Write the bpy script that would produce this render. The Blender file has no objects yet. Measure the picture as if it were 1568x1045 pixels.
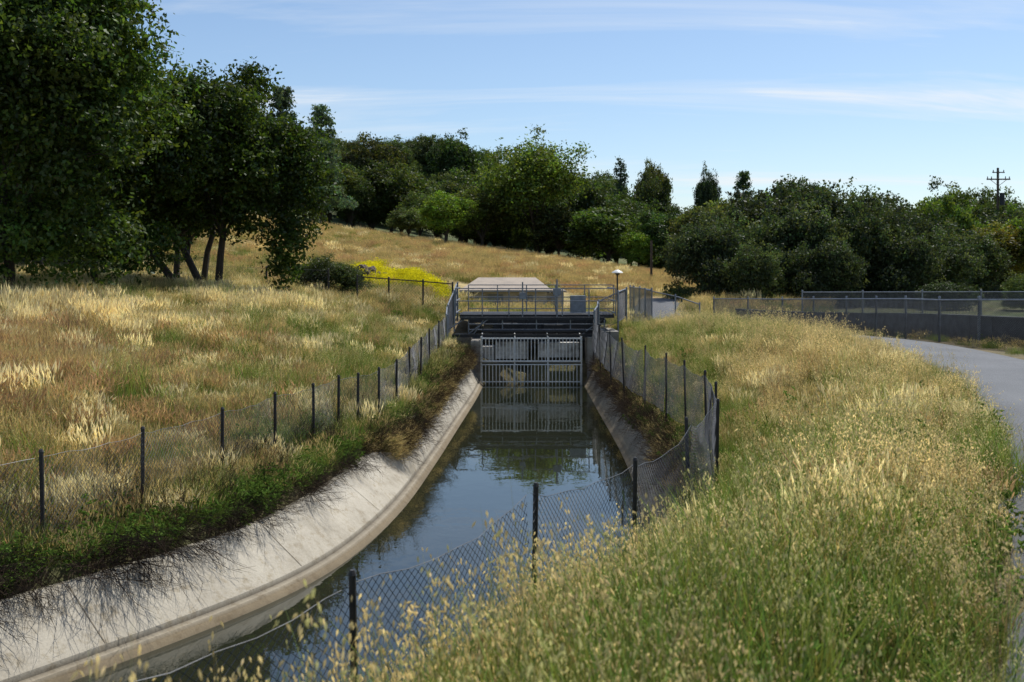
import bpy, math, random
import numpy as np
from mathutils import Vector
scene=bpy.context.scene
def ss(a,b,x):
    t=np.clip((x-a)/(b-a),0,1); return t*t*(3-2*t)
# ------------------------------------------------------------ geometry helper
class Geo:
    def __init__(s): s.V=[];s.F=[];s.C=[];s.M=[];s.n=0
    def add(s,V,F,col=(1,1,1),mat=0):
        V=np.asarray(V,float).reshape(-1,3);F=np.asarray(F,int)
        c=np.asarray(col,float)
        if c.ndim==1: c=np.tile(c,(len(V),1))
        s.V.append(V);s.F.append(F+s.n);s.C.append(c);s.M.append(np.full(len(F),mat));s.n+=len(V)
    def mesh(s,name,mats,smooth=False):
        V=np.concatenate(s.V);C=np.concatenate(s.C)
        me=bpy.data.meshes.new(name)
        me.vertices.add(len(V));me.vertices.foreach_set('co',V.astype(np.float32).ravel())
        lv=np.concatenate([f.ravel() for f in s.F]);cnt=np.concatenate([np.full(len(f),f.shape[1]) for f in s.F])
        me.loops.add(len(lv));me.loops.foreach_set('vertex_index',lv.astype(np.int32))
        st=np.concatenate([[0],np.cumsum(cnt)[:-1]])
        me.polygons.add(len(cnt));me.polygons.foreach_set('loop_start',st.astype(np.int32))
        me.polygons.foreach_set('material_index',np.concatenate(s.M).astype(np.int32))
        me.polygons.foreach_set('use_smooth',np.full(len(cnt),smooth))
        for m in mats: me.materials.append(m)
        me.update(calc_edges=True)
        a=me.attributes.new('Col','FLOAT_COLOR','POINT')
        a.data.foreach_set('color',np.concatenate([C,np.ones((len(C),1))],1).astype(np.float32).ravel())
        return me
    def obj(s,name,mats,smooth=False,parent=None,link=True):
        o=bpy.data.objects.new(name,s.mesh(name,mats,smooth))
        if link: scene.collection.objects.link(o)
        if parent: o.parent=parent
        return o
def tube(G,pts,rad,n=6,col=(1,1,1),mat=0,cap=True):
    pts=np.asarray(pts,float);m=len(pts)
    rad=np.full(m,rad) if np.isscalar(rad) else np.asarray(rad,float)
    T=np.gradient(pts,axis=0);T/=np.linalg.norm(T,axis=1)[:,None]+1e-9
    ref=np.array([0,0,1.]) if abs(T[:,2]).mean()<.8 else np.array([1.,0.1,0])
    U=np.cross(T,ref);U/=np.linalg.norm(U,axis=1)[:,None]+1e-9;W=np.cross(T,U)
    a=np.arange(n)*2*math.pi/n
    V=pts[:,None]+rad[:,None,None]*(np.cos(a)[None,:,None]*U[:,None]+np.sin(a)[None,:,None]*W[:,None])
    i=np.arange(m-1)[:,None];j=np.arange(n)[None];k=(j+1)%n
    F=np.stack([i*n+j,i*n+k,(i+1)*n+k,(i+1)*n+j],-1).reshape(-1,4)
    G.add(V,F,col,mat)
    if cap:
        G.add(V[0],[list(range(n))[::-1]],col,mat);G.add(V[-1],[list(range(n))],col,mat)
def box(G,x0,x1,y0,y1,z0,z1,col=(1,1,1),mat=0):
    V=[(x0,y0,z0),(x1,y0,z0),(x1,y1,z0),(x0,y1,z0),(x0,y0,z1),(x1,y0,z1),(x1,y1,z1),(x0,y1,z1)]
    G.add(V,[(3,2,1,0),(4,5,6,7),(0,1,5,4),(1,2,6,5),(2,3,7,6),(3,0,4,7)],col,mat)
def empty(name,loc=(0,0,0)):
    e=bpy.data.objects.new(name,None);scene.collection.objects.link(e);e.location=loc;return e
# ------------------------------------------------------------ materials
def newmat(name):
    m=bpy.data.materials.new(name);m.use_nodes=True;nt=m.node_tree;nt.nodes.clear()
    return m,nt,nt.nodes.new('ShaderNodeOutputMaterial')
def noise(nt,scale,detail=4,vec=None,rough=.6):
    n=nt.nodes.new('ShaderNodeTexNoise');n.inputs['Scale'].default_value=scale;n.inputs['Detail'].default_value=detail;n.inputs['Roughness'].default_value=rough
    if vec is None:
        t=nt.nodes.new('ShaderNodeTexCoord');vec=t.outputs['Object']
    nt.links.new(vec,n.inputs['Vector']);return n
def ramp(nt,fac,stops):
    r=nt.nodes.new('ShaderNodeValToRGB');nt.links.new(fac,r.inputs[0]);e=r.color_ramp.elements
    while len(e)<len(stops): e.new(.5)
    for k,(p,c) in enumerate(stops):
        e[k].position=p;e[k].color=(*c,1)
    return r
def mul(nt,a,b,mode='MULTIPLY',fac=1.):
    m=nt.nodes.new('ShaderNodeMix');m.data_type='RGBA';m.blend_type=mode;m.inputs[0].default_value=fac
    nt.links.new(a,m.inputs[6]);nt.links.new(b,m.inputs[7]);return m.outputs[2]
def pbr(name,c1,c2=None,scale=3,rough=.8,metal=0,bump=.2,bscale=40,fine=None,attr=False):
    m,nt,out=newmat(name);b=nt.nodes.new('ShaderNodeBsdfPrincipled');nt.links.new(b.outputs[0],out.inputs[0])
    c2=c2 or tuple(x*.7 for x in c1)
    n=noise(nt,scale,6);r=ramp(nt,n.outputs[0],[(.35,c1),(.68,c2)]);col=r.outputs[0]
    f=noise(nt,bscale,5);fr=ramp(nt,f.outputs[0],[(.3,(.75,)*3),(.7,(1.15,)*3)]);col=mul(nt,col,fr.outputs[0])
    nt.links.new(col,b.inputs['Base Color']);b.inputs['Roughness'].default_value=rough;b.inputs['Metallic'].default_value=metal
    if bump:
        bp=nt.nodes.new('ShaderNodeBump');bp.inputs['Strength'].default_value=bump;bp.inputs['Distance'].default_value=.02
        nt.links.new(f.outputs[0],bp.inputs['Height']);nt.links.new(bp.outputs[0],b.inputs['Normal'])
    return m
def leafmat(name,trans=.35,gloss=.06,vmin=.7,vmax=1.25,tcol=(1.35,1.3,.7,1)):
    m,nt,out=newmat(name)
    a=nt.nodes.new('ShaderNodeAttribute');a.attribute_name='Col'
    oi=nt.nodes.new('ShaderNodeObjectInfo')
    r=ramp(nt,oi.outputs['Random'],[(0,(vmin,)*3),(1,(vmax,)*3)])
    c=mul(nt,mul(nt,a.outputs['Color'],r.outputs[0]),oi.outputs['Color'])
    d=nt.nodes.new('ShaderNodeBsdfDiffuse');t=nt.nodes.new('ShaderNodeBsdfTranslucent')
    nt.links.new(c,d.inputs[0])
    tc=nt.nodes.new('ShaderNodeMix');tc.data_type='RGBA';tc.blend_type='MULTIPLY';tc.inputs[0].default_value=1;tc.inputs[7].default_value=tcol
    nt.links.new(c,tc.inputs[6]);nt.links.new(tc.outputs[2],t.inputs[0])
    x=nt.nodes.new('ShaderNodeMixShader');x.inputs[0].default_value=trans;nt.links.new(d.outputs[0],x.inputs[1]);nt.links.new(t.outputs[0],x.inputs[2])
    res=x
    if gloss>0:
        g=nt.nodes.new('ShaderNodeBsdfGlossy');g.inputs['Roughness'].default_value=.5
        y=nt.nodes.new('ShaderNodeMixShader');y.inputs[0].default_value=gloss;nt.links.new(x.outputs[0],y.inputs[1]);nt.links.new(g.outputs[0],y.inputs[2]);res=y
    nt.links.new(res.outputs[0],out.inputs[0]);return m
M_leaf=leafmat('foliage',.42,.025,.8,1.25)
M_grass=leafmat('grass_blades',.42,0,.75,1.25,(1.2,1.2,.85,1))
M_bark=pbr('bark',(.07,.055,.04),(.035,.028,.02),6,.9,0,.5,20)
M_post=pbr('weathered_steel_post',(.05,.045,.042),(.03,.027,.025),8,.6,.3,.1,60)
M_wire=pbr('galvanised_wire',(.13,.135,.14),(.08,.08,.08),5,.5,.5,0,60)
M_galv=pbr('galvanised_steel',(.28,.30,.32),(.18,.19,.21),5,.5,.4,.1,50)
M_dark=pbr('dark_steel',(.03,.032,.035),(.018,.018,.02),4,.6,.2,.1,40)
M_white=pbr('white_painted_steel',(.85,.85,.80),(.70,.68,.62),6,.5,0,.1,50)
M_cw=pbr('pale_concrete',(.36,.335,.29),(.20,.185,.16),1.5,.9,0,.3,30)
M_asph=pbr('asphalt',(.165,.17,.175),(.125,.13,.135),.6,.9,0,.5,220)
M_road=pbr('dark_asphalt',(.07,.075,.08),(.05,.05,.055),.5,.9,0,.4,150)
M_block=pbr('grey_block_wall',(.085,.09,.10),(.06,.062,.07),1.2,.9,0,.3,40)
# ------------------------------------------------------------ canal centreline and terrain
cp=np.array([(-26,-28.6),(-11.2,-4.6),(-6.9,2.35),(-2.64,9.15),(-1.6,10.8),(-.62,12.6),(-.2,14.5),(.2,17.6),(.44,22.8),(.75,35.4),(.85,45),(1,130)],float)
cl=np.concatenate([[0],np.cumsum(np.linalg.norm(np.diff(cp,axis=0),axis=1))])
tt=np.arange(0,cl[-1],.25);CL=np.stack([np.interp(tt,cl,cp[:,0]),np.interp(tt,cl,cp[:,1])],1)
for _ in range(3):
    P=np.pad(CL,((5,5),(0,0)),'edge');CL=np.stack([np.convolve(P[:,k],np.ones(11)/11,'valid') for k in (0,1)],1)
CL=CL[6:-6]
TG=np.gradient(CL,axis=0);TG/=np.linalg.norm(TG,axis=1)[:,None]
def signed(x,y):
    x=np.asarray(x,float).ravel();y=np.asarray(y,float).ravel();out=np.empty(len(x))
    for i in range(0,len(x),20000):
        d=(x[i:i+20000,None]-CL[None,:,0]);e=(y[i:i+20000,None]-CL[None,:,1])
        k=np.argmin(d*d+e*e,axis=1);r=np.arange(len(k))
        out[i:i+20000]=np.sqrt(d[r,k]**2+e[r,k]**2)*np.sign(d[r,k]*TG[k,1]-e[r,k]*TG[k,0])
    return out
def hw(y): return 2.05-.2*ss(20,37,y)
def lipL(y): return .8-.4*ss(19.2,19.8,y)
def bump2(x,y): return .06*np.sin(x*.9+1.3*np.sin(y*.5))+.05*np.sin(y*.8+x*.35+2)
def ground_h(x,y,trough=True):
    shp=np.shape(x);x=np.asarray(x,float).ravel();y=np.asarray(y,float).ravel()
    s=signed(x,y);h=hw(y)
    aR=s-h;aL=-s-h
    zr=np.interp(aR,[.4,.7,1.1,2.2,3.2,3.9],[-1.62,-1.5,-1.2,-.62,-.17,0])-.4*ss(24,42,y)*ss(2,5,aR)
    base=-1.45+.5*ss(20,37,y)
    zl=base+2.45*(1-np.exp(-np.clip(aL-1.8,0,99)/6.))+bump2(x,y)*ss(2,5,aL)
    zl=np.where(aL<1.3,np.minimum(zl,-1.62+(aL-.6)*.35+.4*ss(20,37,y)),zl)
    z=np.where(s>0,zr,zl)
    far=ss(38.6,44,y);mid=(np.clip((-x-1)/9,0,1)**.8)*1.6-.35
    z=z*(1-far)+far*np.where(s>0,np.where(aR>2,zr,mid),np.where(aL>5,zl,mid))
    ridge=np.maximum(3.7-.14*x,.5-.004*(x-20));ridge=np.minimum(ridge,11)
    t=ss(42,112,y);z=z*(1-t)+ridge*t
    z-= .55*ss(43,47,y)*(1-ss(58,68,y))*ss(-5,-2.5,x)*(1-ss(6,9,x))
    crest=3+25/(1+np.exp((x-15)/18.))
    z=z+(crest-z)*ss(122,262,y)
    z=z*(1-ss(300,520,y))
    z=z+ss(110,140,y)*1.2*np.sin(x*.07+y*.03)*(1-ss(280,400,y))
    if trough:
        t=(y<38.4)&((s>0)&(aR<.55)|(s<=0)&(aL<lipL(y)+.15))
        z=np.where(t,-3.4,z)
    return z.reshape(shp)
def axis(lo,hi,step,elo,ehi,g=1.06):
    a=list(np.arange(lo,hi+1e-6,step));st=step
    while a[-1]<ehi: st*=g;a.append(a[-1]+st)
    st=step
    while a[0]>elo: st*=g;a.insert(0,a[0]-st)
    return np.array(a)
xs=axis(-20,18,.2,-1600,1600,1.07);ys=axis(-5,45,.2,-300,2600,1.045)
X,Y=np.meshgrid(xs,ys);Z=ground_h(X,Y)
nx=len(xs);ny=len(ys)
ii,jj=np.meshgrid(np.arange(ny-1),np.arange(nx-1),indexing='ij')
F=np.stack([ii*nx+jj,ii*nx+jj+1,(ii+1)*nx+jj+1,(ii+1)*nx+jj],-1).reshape(-1,4)
x=X.ravel();y=Y.ravel()
soil=np.array([.17,.14,.07]);gold=np.array([.42,.32,.155]);grn=np.array([.12,.155,.045])
def lerp(a,b,t): return a*(1-t[:,None])+b*t[:,None]
C=np.tile(soil,(len(x),1));C=lerp(C,gold,ss(45,60,y))
C=lerp(C,grn,.75*ss(42,46,y)*(1-ss(52,66,y+x*.4)))
C=lerp(C,grn*.6,ss(112,118,y))
C=lerp(C,np.array([.15,.155,.065]),ss(9,20,x)*ss(40,48,y))
G=Geo();G.add(np.stack([x,y,Z.ravel()],1),F,C)
m,nt,out=newmat('ground_grass_and_soil');b=nt.nodes.new('ShaderNodeBsdfPrincipled');nt.links.new(b.outputs[0],out.inputs[0])
a=nt.nodes.new('ShaderNodeAttribute');a.attribute_name='Col'
n1=noise(nt,.16,5);r1=ramp(nt,n1.outputs[0],[(.35,(.62,.85,.55)),(.55,(1.05,1,.95)),(.7,(1.15,.97,.88))])
n2=noise(nt,2.2,8,rough=.75);r2=ramp(nt,n2.outputs[0],[(.3,(.5,.5,.5)),(.7,(1.35,1.35,1.35))])
nt.links.new(mul(nt,mul(nt,a.outputs['Color'],r1.outputs[0]),r2.outputs[0]),b.inputs['Base Color']);b.inputs['Roughness'].default_value=.95
bp=nt.nodes.new('ShaderNodeBump');bp.inputs['Strength'].default_value=.8;bp.inputs['Distance'].default_value=.15;nt.links.new(n2.outputs[0],bp.inputs['Height']);nt.links.new(bp.outputs[0],b.inputs['Normal'])
G.obj('ground',[m],True)
# ------------------------------------------------------------ canal lining, water
m,nt,out=newmat('canal_concrete');b=nt.nodes.new('ShaderNodeBsdfPrincipled');nt.links.new(b.outputs[0],out.inputs[0]);b.inputs['Roughness'].default_value=.88
n=noise(nt,1.1,8,rough=.7);r=ramp(nt,n.outputs[0],[(.32,(.29,.26,.20)),(.5,(.40,.365,.295)),(.7,(.47,.435,.355))])
n3=noise(nt,35,6);r3=ramp(nt,n3.outputs[0],[(.3,(.85,)*3),(.7,(1.08,)*3)])
a=nt.nodes.new('ShaderNodeAttribute');a.attribute_name='Col'
n5=noise(nt,5,7,rough=.75);r5=ramp(nt,n5.outputs[0],[(.34,(.72,.67,.58)),(.48,(1,1,1))])
nt.links.new(mul(nt,mul(nt,mul(nt,r.outputs[0],r3.outputs[0]),a.outputs['Color']),r5.outputs[0]),b.inputs['Base Color'])
bp=nt.nodes.new('ShaderNodeBump');bp.inputs['Strength'].default_value=.2;bp.inputs['Distance'].default_value=.02;nt.links.new(n3.outputs[0],bp.inputs['Height']);nt.links.new(bp.outputs[0],b.inputs['Normal'])
M_liner=m
k=(CL[:,1]<38.6)&(CL[:,1]>-24);c=CL[k];t=TG[k];nrm=np.stack([t[:,1],-t[:,0]],1);H=hw(c[:,1])
G=Geo()
def sweep(sign,prof,cols):
    rows=[]
    for (da,z) in prof:
        da=da(c[:,1]) if callable(da) else da
        z=z(c[:,1]) if callable(z) else z
        p=c+sign*nrm*(H+da)[:,None];rows.append(np.stack([p[:,0],p[:,1],np.broadcast_to(z,len(c))],1))
    V=np.stack(rows,1);n=len(c);m_=len(prof)
    i,j=np.meshgrid(np.arange(n-1),np.arange(m_-1),indexing='ij')
    F=np.stack([i*m_+j,i*m_+j+1,(i+1)*m_+j+1,(i+1)*m_+j],-1).reshape(-1,4)
    if sign>0: F=F[:,::-1]
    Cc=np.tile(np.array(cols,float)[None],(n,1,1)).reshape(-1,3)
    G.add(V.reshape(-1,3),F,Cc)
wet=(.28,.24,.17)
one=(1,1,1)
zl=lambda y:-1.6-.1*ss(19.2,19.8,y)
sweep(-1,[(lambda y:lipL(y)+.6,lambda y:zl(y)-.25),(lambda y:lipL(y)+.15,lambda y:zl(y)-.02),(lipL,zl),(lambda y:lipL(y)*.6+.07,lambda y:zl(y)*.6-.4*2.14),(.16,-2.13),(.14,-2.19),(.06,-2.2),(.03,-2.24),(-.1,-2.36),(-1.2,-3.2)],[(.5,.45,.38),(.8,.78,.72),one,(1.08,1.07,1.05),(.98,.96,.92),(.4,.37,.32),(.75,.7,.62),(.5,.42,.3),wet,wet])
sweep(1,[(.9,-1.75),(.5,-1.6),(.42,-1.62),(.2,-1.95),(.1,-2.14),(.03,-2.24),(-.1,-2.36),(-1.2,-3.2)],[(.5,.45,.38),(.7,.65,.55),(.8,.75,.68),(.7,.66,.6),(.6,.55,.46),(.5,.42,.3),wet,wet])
pL=c-nrm*(H-1.1)[:,None];pR=c+nrm*(H-1.1)[:,None];nn=len(c)
V=np.stack([np.c_[pL,np.full(nn,-3.15)],np.c_[pR,np.full(nn,-3.15)]],1).reshape(-1,3);i=np.arange(nn-1)
G.add(V,np.stack([2*i,2*i+1,2*i+3,2*i+2],1),(.2,.17,.1))
for q in range(8,len(c)-2,15):
    if c[q,1]>19: break
    p0=c[q]-nrm[q]*(H[q]+.165);p1=c[q]-nrm[q]*(H[q]+.79);pm=c[q]-nrm[q]*(H[q]+.55);tv=t[q]*.006;V=[]
    for p,z_ in ((p0,-2.126),(pm,-1.816),(p1,-1.608)):
        V+= [(p[0]-tv[0],p[1]-tv[1],z_+.006),(p[0]+tv[0],p[1]+tv[1],z_+.006)]
    G.add(V,[(0,1,3,2),(2,3,5,4)],(.5,.46,.4))
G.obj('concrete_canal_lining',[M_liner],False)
G=Geo();pL=c-nrm*(H+.05)[:,None];pR=c+nrm*(H+.05)[:,None]
V=np.stack([np.c_[pL,np.full(nn,-2.3)],np.c_[pR,np.full(nn,-2.3)]],1).reshape(-1,3)
G.add(V,np.stack([2*i,2*i+1,2*i+3,2*i+2],1))
m,nt,out=newmat('canal_water');b=nt.nodes.new('ShaderNodeBsdfPrincipled')
b.inputs['Base Color'].default_value=(.02,.024,.014,1);b.inputs['Roughness'].default_value=.015;b.inputs['IOR'].default_value=1.9
tr=nt.nodes.new('ShaderNodeBsdfTransparent');tr.inputs[0].default_value=(.75,.66,.44,1)
fr=nt.nodes.new('ShaderNodeMixShader');fr.inputs[0].default_value=.84
tcx=nt.nodes.new('ShaderNodeTexCoord');mp=nt.nodes.new('ShaderNodeMapping');mp.inputs['Scale'].default_value=(1,.6,1);nt.links.new(tcx.outputs['Object'],mp.inputs[0])
n=noise(nt,2.6,3,mp.outputs[0],.5);n9=noise(nt,.35,2,mp.outputs[0]);rr=ramp(nt,n9.outputs[0],[(.4,(.1,.1,.1)),(.62,(.8,.8,.8))])
hh=mul(nt,n.outputs[0],rr.outputs[0])
bp=nt.nodes.new('ShaderNodeBump');bp.inputs['Strength'].default_value=.3;bp.inputs['Distance'].default_value=.03;nt.links.new(hh,bp.inputs['Height']);nt.links.new(bp.outputs[0],b.inputs['Normal'])
nt.links.new(tr.outputs[0],fr.inputs[1]);nt.links.new(b.outputs[0],fr.inputs[2]);nt.links.new(fr.outputs[0],out.inputs[0])
G.obj('canal_water',[m],True)
# ------------------------------------------------------------ path and road
pe=np.array([(-3.4,-9),(-1.5,-5),(-.2,-1),(.6,1),(2.0,4.35),(3.05,6.3),(4.6,9.7),(6.0,13.6),(6.9,16.5),(7.5,20),(7.9,23),(8.0,27),(7.9,31),(7.2,35),(6.3,40),(5.7,46),(6,54),(8,64)],float)
l=np.concatenate([[0],np.cumsum(np.linalg.norm(np.diff(pe,axis=0),axis=1))]);t=np.arange(0,l[-1],.4)
PE=np.stack([np.interp(t,l,pe[:,0]),np.interp(t,l,pe[:,1])],1)
for _ in range(2):
    P=np.pad(PE,((3,3),(0,0)),'edge');PE=np.stack([np.convolve(P[:,k],np.ones(7)/7,'valid') for k in (0,1)],1)
PT=np.gradient(PE,axis=0);PT/=np.linalg.norm(PT,axis=1)[:,None];PN=np.stack([PT[:,1],-PT[:,0]],1)
W=np.array([0,.02,.6,1.2,1.8,2.4,2.42]);dz=np.array([-.1,.028,.035,.04,.035,.028,-.1])
wob=.06*np.sin(t*1.7)+.05*np.sin(t*4.1)+.03*np.sin(t*9)
wob=wob[:len(PE)]
px=PE[:,0][:,None]+PN[:,0][:,None]*(W[None]+np.where(W<.1,wob[:,None],0));py=PE[:,1][:,None]+PN[:,1][:,None]*(W[None]+np.where(W<.1,wob[:,None],0))
pz=ground_h(px,py,False)+dz[None];pz[:,:3]=np.maximum(pz[:,:3],pz[:,3:4]-.02+dz[None,:3]-.02)
n=len(PE);mm=7;i,j=np.meshgrid(np.arange(n-1),np.arange(mm-1),indexing='ij')
G=Geo();G.add(np.stack([px,py,pz],-1).reshape(-1,3),np.stack([i*mm+j,i*mm+j+1,(i+1)*mm+j+1,(i+1)*mm+j],-1).reshape(-1,4))
G.obj('asphalt_path',[M_asph],True)
gx=np.arange(12.4,70,1.2);gy=np.arange(25.4,41.1,.8);GX,GY=np.meshgrid(gx,gy);GZ=ground_h(GX,GY,False)+.035
i,j=np.meshgrid(np.arange(len(gy)-1),np.arange(len(gx)-1),indexing='ij');k=len(gx)
G=Geo();G.add(np.stack([GX,GY,GZ],-1).reshape(-1,3),np.stack([i*k+j,i*k+j+1,(i+1)*k+j+1,(i+1)*k+j],-1).reshape(-1,4));G.obj('service_road',[M_road],True)
def pathdist(x,y):
    d=np.full(len(x),9.)
    cx=PE[:,0]+PN[:,0]*1.2;cy=PE[:,1]+PN[:,1]*1.2
    for i in range(0,len(x),20000):
        D=(x[i:i+20000,None]-cx)**2+(y[i:i+20000,None]-cy)**2;d[i:i+20000]=np.sqrt(D.min(1))
    return d
# ------------------------------------------------------------ fences
def fence(name,pts,h=1.15,sp=.075,wr=.0022,pr=.028,sag=.0,toprail=False,postmat=None,lean=0,seed=0,ph=.06,slats=False,cap=True):
    rg=np.random.default_rng(seed);G=Geo();pts=[np.array(p,float) for p in pts]
    for p in pts:
        lx,ly=rg.normal(0,lean,2)
        tube(G,[(p[0],p[1],p[2]-h-.35),(p[0]+lx,p[1]+ly,p[2]+ph)],pr,8,mat=0)
        if cap: tube(G,[(p[0]+lx,p[1]+ly,p[2]+ph+.001),(p[0]+lx,p[1]+ly,p[2]+ph+.03)],[pr*1.25,pr*.7],8,mat=0)
    for a,b in zip(pts[:-1],pts[1:]):
        L=np.linalg.norm((b-a)[:2]);u=(b-a);sg=sag*rg.uniform(.5,1.4);wv=rg.uniform(0,6);k=-1
        nrmv=np.array([-(b-a)[1],(b-a)[0],0])/L
        def P(uu,vv):
            f=uu/L
            z=a[2]*(1-f)+b[2]*f-h+vv-sg*4*f*(1-f)*(vv/h)+.012*np.sin(uu*9+wv)*(sag>0)
            off=.03*np.sin(uu*2.5+wv+vv*3)*(1 if sag>0 else .15)+pr
            return np.stack([a[0]+u[0]*f+nrmv[0]*off,a[1]+u[1]*f+nrmv[1]*off,z],-1)
        for d in (1,-1):
            for u0 in np.arange(-h if d>0 else 0,L if d>0 else L+h,sp):
                v0,v1=(max(0,-u0),min(h,L-u0)) if d>0 else (max(0,u0-L),min(h,u0))
                if v1-v0<.02: continue
                vv=np.linspace(v0,v1,5);tube(G,P(u0+d*vv,vv),wr,3,mat=1,cap=False)
        uu=np.linspace(0,L,9)
        if toprail: tube(G,P(uu,np.full(9,h)),pr*.75,6,mat=0)
        else: tube(G,P(uu,np.full(9,h+.005)),wr*1.3,4,mat=1)
        tube(G,P(uu,np.full(9,.02)),wr*1.6,4,mat=1)
        if slats:
            for q in np.arange(.04,L,.085):
                A=P(np.array([q,q+.06,q+.06,q]),np.array([0.02,.02,h,h]));G.add(A,[(0,1,2,3)],mat=2)
    return G.obj(name,[postmat or M_post,M_wire,M_galv])
left=[(-8.2,5.6,-.33),(-7.15,7.7,-.34),(-6.2,9.8,-.35),(-5.24,11.7,-.35),(-4.74,13.4,-.35),(-4.27,15.4,-.35),(-3.94,17.4,-.35),(-3.56,18.8,-.35),(-3.34,20.1,-.33),(-3.06,20.7,-.34),(-2.78,21.8,-.33),(-2.6,23.5,-.3),(-2.55,26,-.2),(-2.5,28.5,-.1),(-2.45,31,0),(-2.37,34,.1),(-2.3,37,.2)]
fence('chain_link_fence',left,1.1,.075,.0022,.026,.03,seed=3,lean=.015)
right=[(-4.0,.7,-.12),(-3.0,2.4,-.12),(-2.0,4.2,-.1),(-.89,6,-.08),(.155,8,.0),(1.14,9.8,-.1),(2.0,11.7,.0),(2.62,13.4,.02),(3.0,15.4,.03),(3.2,17.2,.03),(3.2,19.2,.03),(3.1,21,.03),(3.0,23.6,.0),(2.85,26.5,0),(2.8,29.5,0),(2.8,33,.05),(2.85,36.6,.12)]
fence('chain_link_fence',right,1.12,.07,.0024,.021,.11,seed=5,lean=.04)
rf=[(23,20.8,1.12),(20,21.0,1.12),(17,21.3,1.13),(14.6,21.5,1.15),(12.9,21.8,1.15),(11.5,22.4,1.15),(10.95,24.5,1.1),(10.8,26.4,1.05),(10.7,28.4,1.03),(10.6,30.4,.98),(10.4,32.5,.93),(10.1,35,.87),(9.7,37.5,.8),(9.1,40.3,.75),(8.4,43.5,.68)]
fence('perimeter_fence',rf,1.2,.055,.0045,.03,0,toprail=True,postmat=M_galv,seed=8)
rf2=[(12+2.6*i,43.2+.3*i,.95) for i in range(18)]
fence('perimeter_fence',rf2,1.3,.08,.008,.035,0,toprail=True,postmat=M_galv,seed=9)
G=Geo();wl=[(40,24.3),(23,23.2),(17,23.3),(13.3,23.6),(12.4,24.2),(11.8,25.5),(11.6,28),(11.4,31),(11,34),(10.5,37.5),(9.9,40.5),(9.3,43)]
for a_,b_ in zip(wl[:-1],wl[1:]):
    a_=np.array(a_,float);b_=np.array(b_,float);L=np.linalg.norm(b_-a_);nv=np.array([-(b_-a_)[1],(b_-a_)[0]])/L*.09
    for z0,z1,e in ((-.9,.62,1.),(.621,.68,1.35)):
        q=[];
        for p in (a_-nv*e,b_-nv*e,b_+nv*e,a_+nv*e):
            g0=.0-.4*float(ss(24,42,p[1]));q.append((p[0],p[1],g0))
        V=[(v[0],v[1],v[2]+z0) for v in q]+[(v[0],v[1],v[2]+z1) for v in q]
        G.add(V,[(3,2,1,0),(4,5,6,7),(0,1,5,4),(1,2,6,5),(2,3,7,6),(3,0,4,7)])
G.obj('low_block_wall',[M_block])
fence('slatted_fence',[(5.75,43,1.05),(5.5,45,1.1),(5.5,47.2,1.1),(5.6,49.5,1.1)],1.35,.3,.003,.035,0,toprail=True,postmat=M_galv,seed=2,slats=True)
fence('slatted_fence',[(5.5,43.2,1.05),(6.6,42.2,.8),(7.4,41.2,.5)],1.2,.09,.004,.03,0,toprail=True,postmat=M_galv,seed=2)
fence('steel_fence',[(-6.3,42.5,1.6),(-5.0,42.4,1.5),(-3.6,42.3,1.4),(-2.4,42.2,1.3)],1.2,.12,.004,.035,0,toprail=True,seed=4)
fence('wire_field_fence',[(-26+2.6*i,46.5-.35*i+.5*math.sin(i),2.55-.1*i) for i in range(8)],1.1,.2,.003,.04,0,seed=6)
# ------------------------------------------------------------ sluice gate structure
E=empty('canal_sluice_gate')
G=Geo()
box(G,-1.5,-1.12,38,42,-3.2,-.75);box(G,2.75,3.1,38,42,-3.2,-.6)
box(G,-1.115,2.745,41.2,42,-3.2,.05);box(G,-2.2,-1.505,38.9,42,-2.2,-.62);box(G,3.105,4.0,39.1,42,-2,-.45)
G.obj('abutment_walls',[M_cw],parent=E)
G=Geo()
box(G,-.62,.55,38.9,39.5,-1.45,-.78,(1,1,1));box(G,1.0,2.5,38.9,39.6,-1.4,-.85,(.9,.9,.9));box(G,-1.1,-.66,39.0,40,-1.7,-1.0)
G.obj('concrete_blocks',[pbr('stained_light_concrete',(.78,.76,.70),(.28,.26,.23),2.2,.9,0,.3,20)],parent=E)
G=Geo()
y0=37.85
for z,w in ((-.63,.035),(-1.46,.045),(-1.58,.03),(-2.2,.03)):
    tube(G,[(-1.1,y0,z),(2.5,y0,z)],w*.8,6)
for xx in np.linspace(-1.08,2.48,29):
    tube(G,[(xx,y0-.03,-1.43),(xx,y0-.03,-.6)],.016,4);tube(G,[(xx,y0-.03,-2.42),(xx,y0-.03,-1.58)],.016,4)
for xx in (-1.12,.1,1.3,2.52): tube(G,[(xx,y0+.02,-2.6),(xx,y0+.02,-.56)],.028,6)
for xx in (-1.1,.1,1.3,2.5): tube(G,[(xx,y0+.03,-.65),(xx,39.2,-.4)],.022,5)
G.obj('trash_rack',[M_white],parent=E)
G=Geo()
box(G,-2.0,3.9,39.9,43,.02,.16);box(G,-.72,3.1,39.7,39.88,-.62,.0)
box(G,-2.2,3.2,38.3,38.42,-.62,-.5);box(G,-1.6,3.5,38.9,39.05,-.12,.0);box(G,-1.9,3.4,38.35,38.5,.02,.12)
box(G,-.4,.2,39.0,39.6,-.5,-.15);box(G,1.2,1.9,39.0,39.6,-.5,-.2)
for xx in np.arange(-1.3,3.3,.55): tube(G,[(xx,38.6,-.55),(xx+.25,38.6,.0)],.025,6)
tube(G,[(-1.1,38.2,-.38),(2.7,38.2,-.38)],.06,8);tube(G,[(-1.1,38.7,-.75),(2.7,38.7,-.75)],.05,8)
G.obj('steel_deck',[M_dark],parent=E)
G=Geo()
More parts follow.
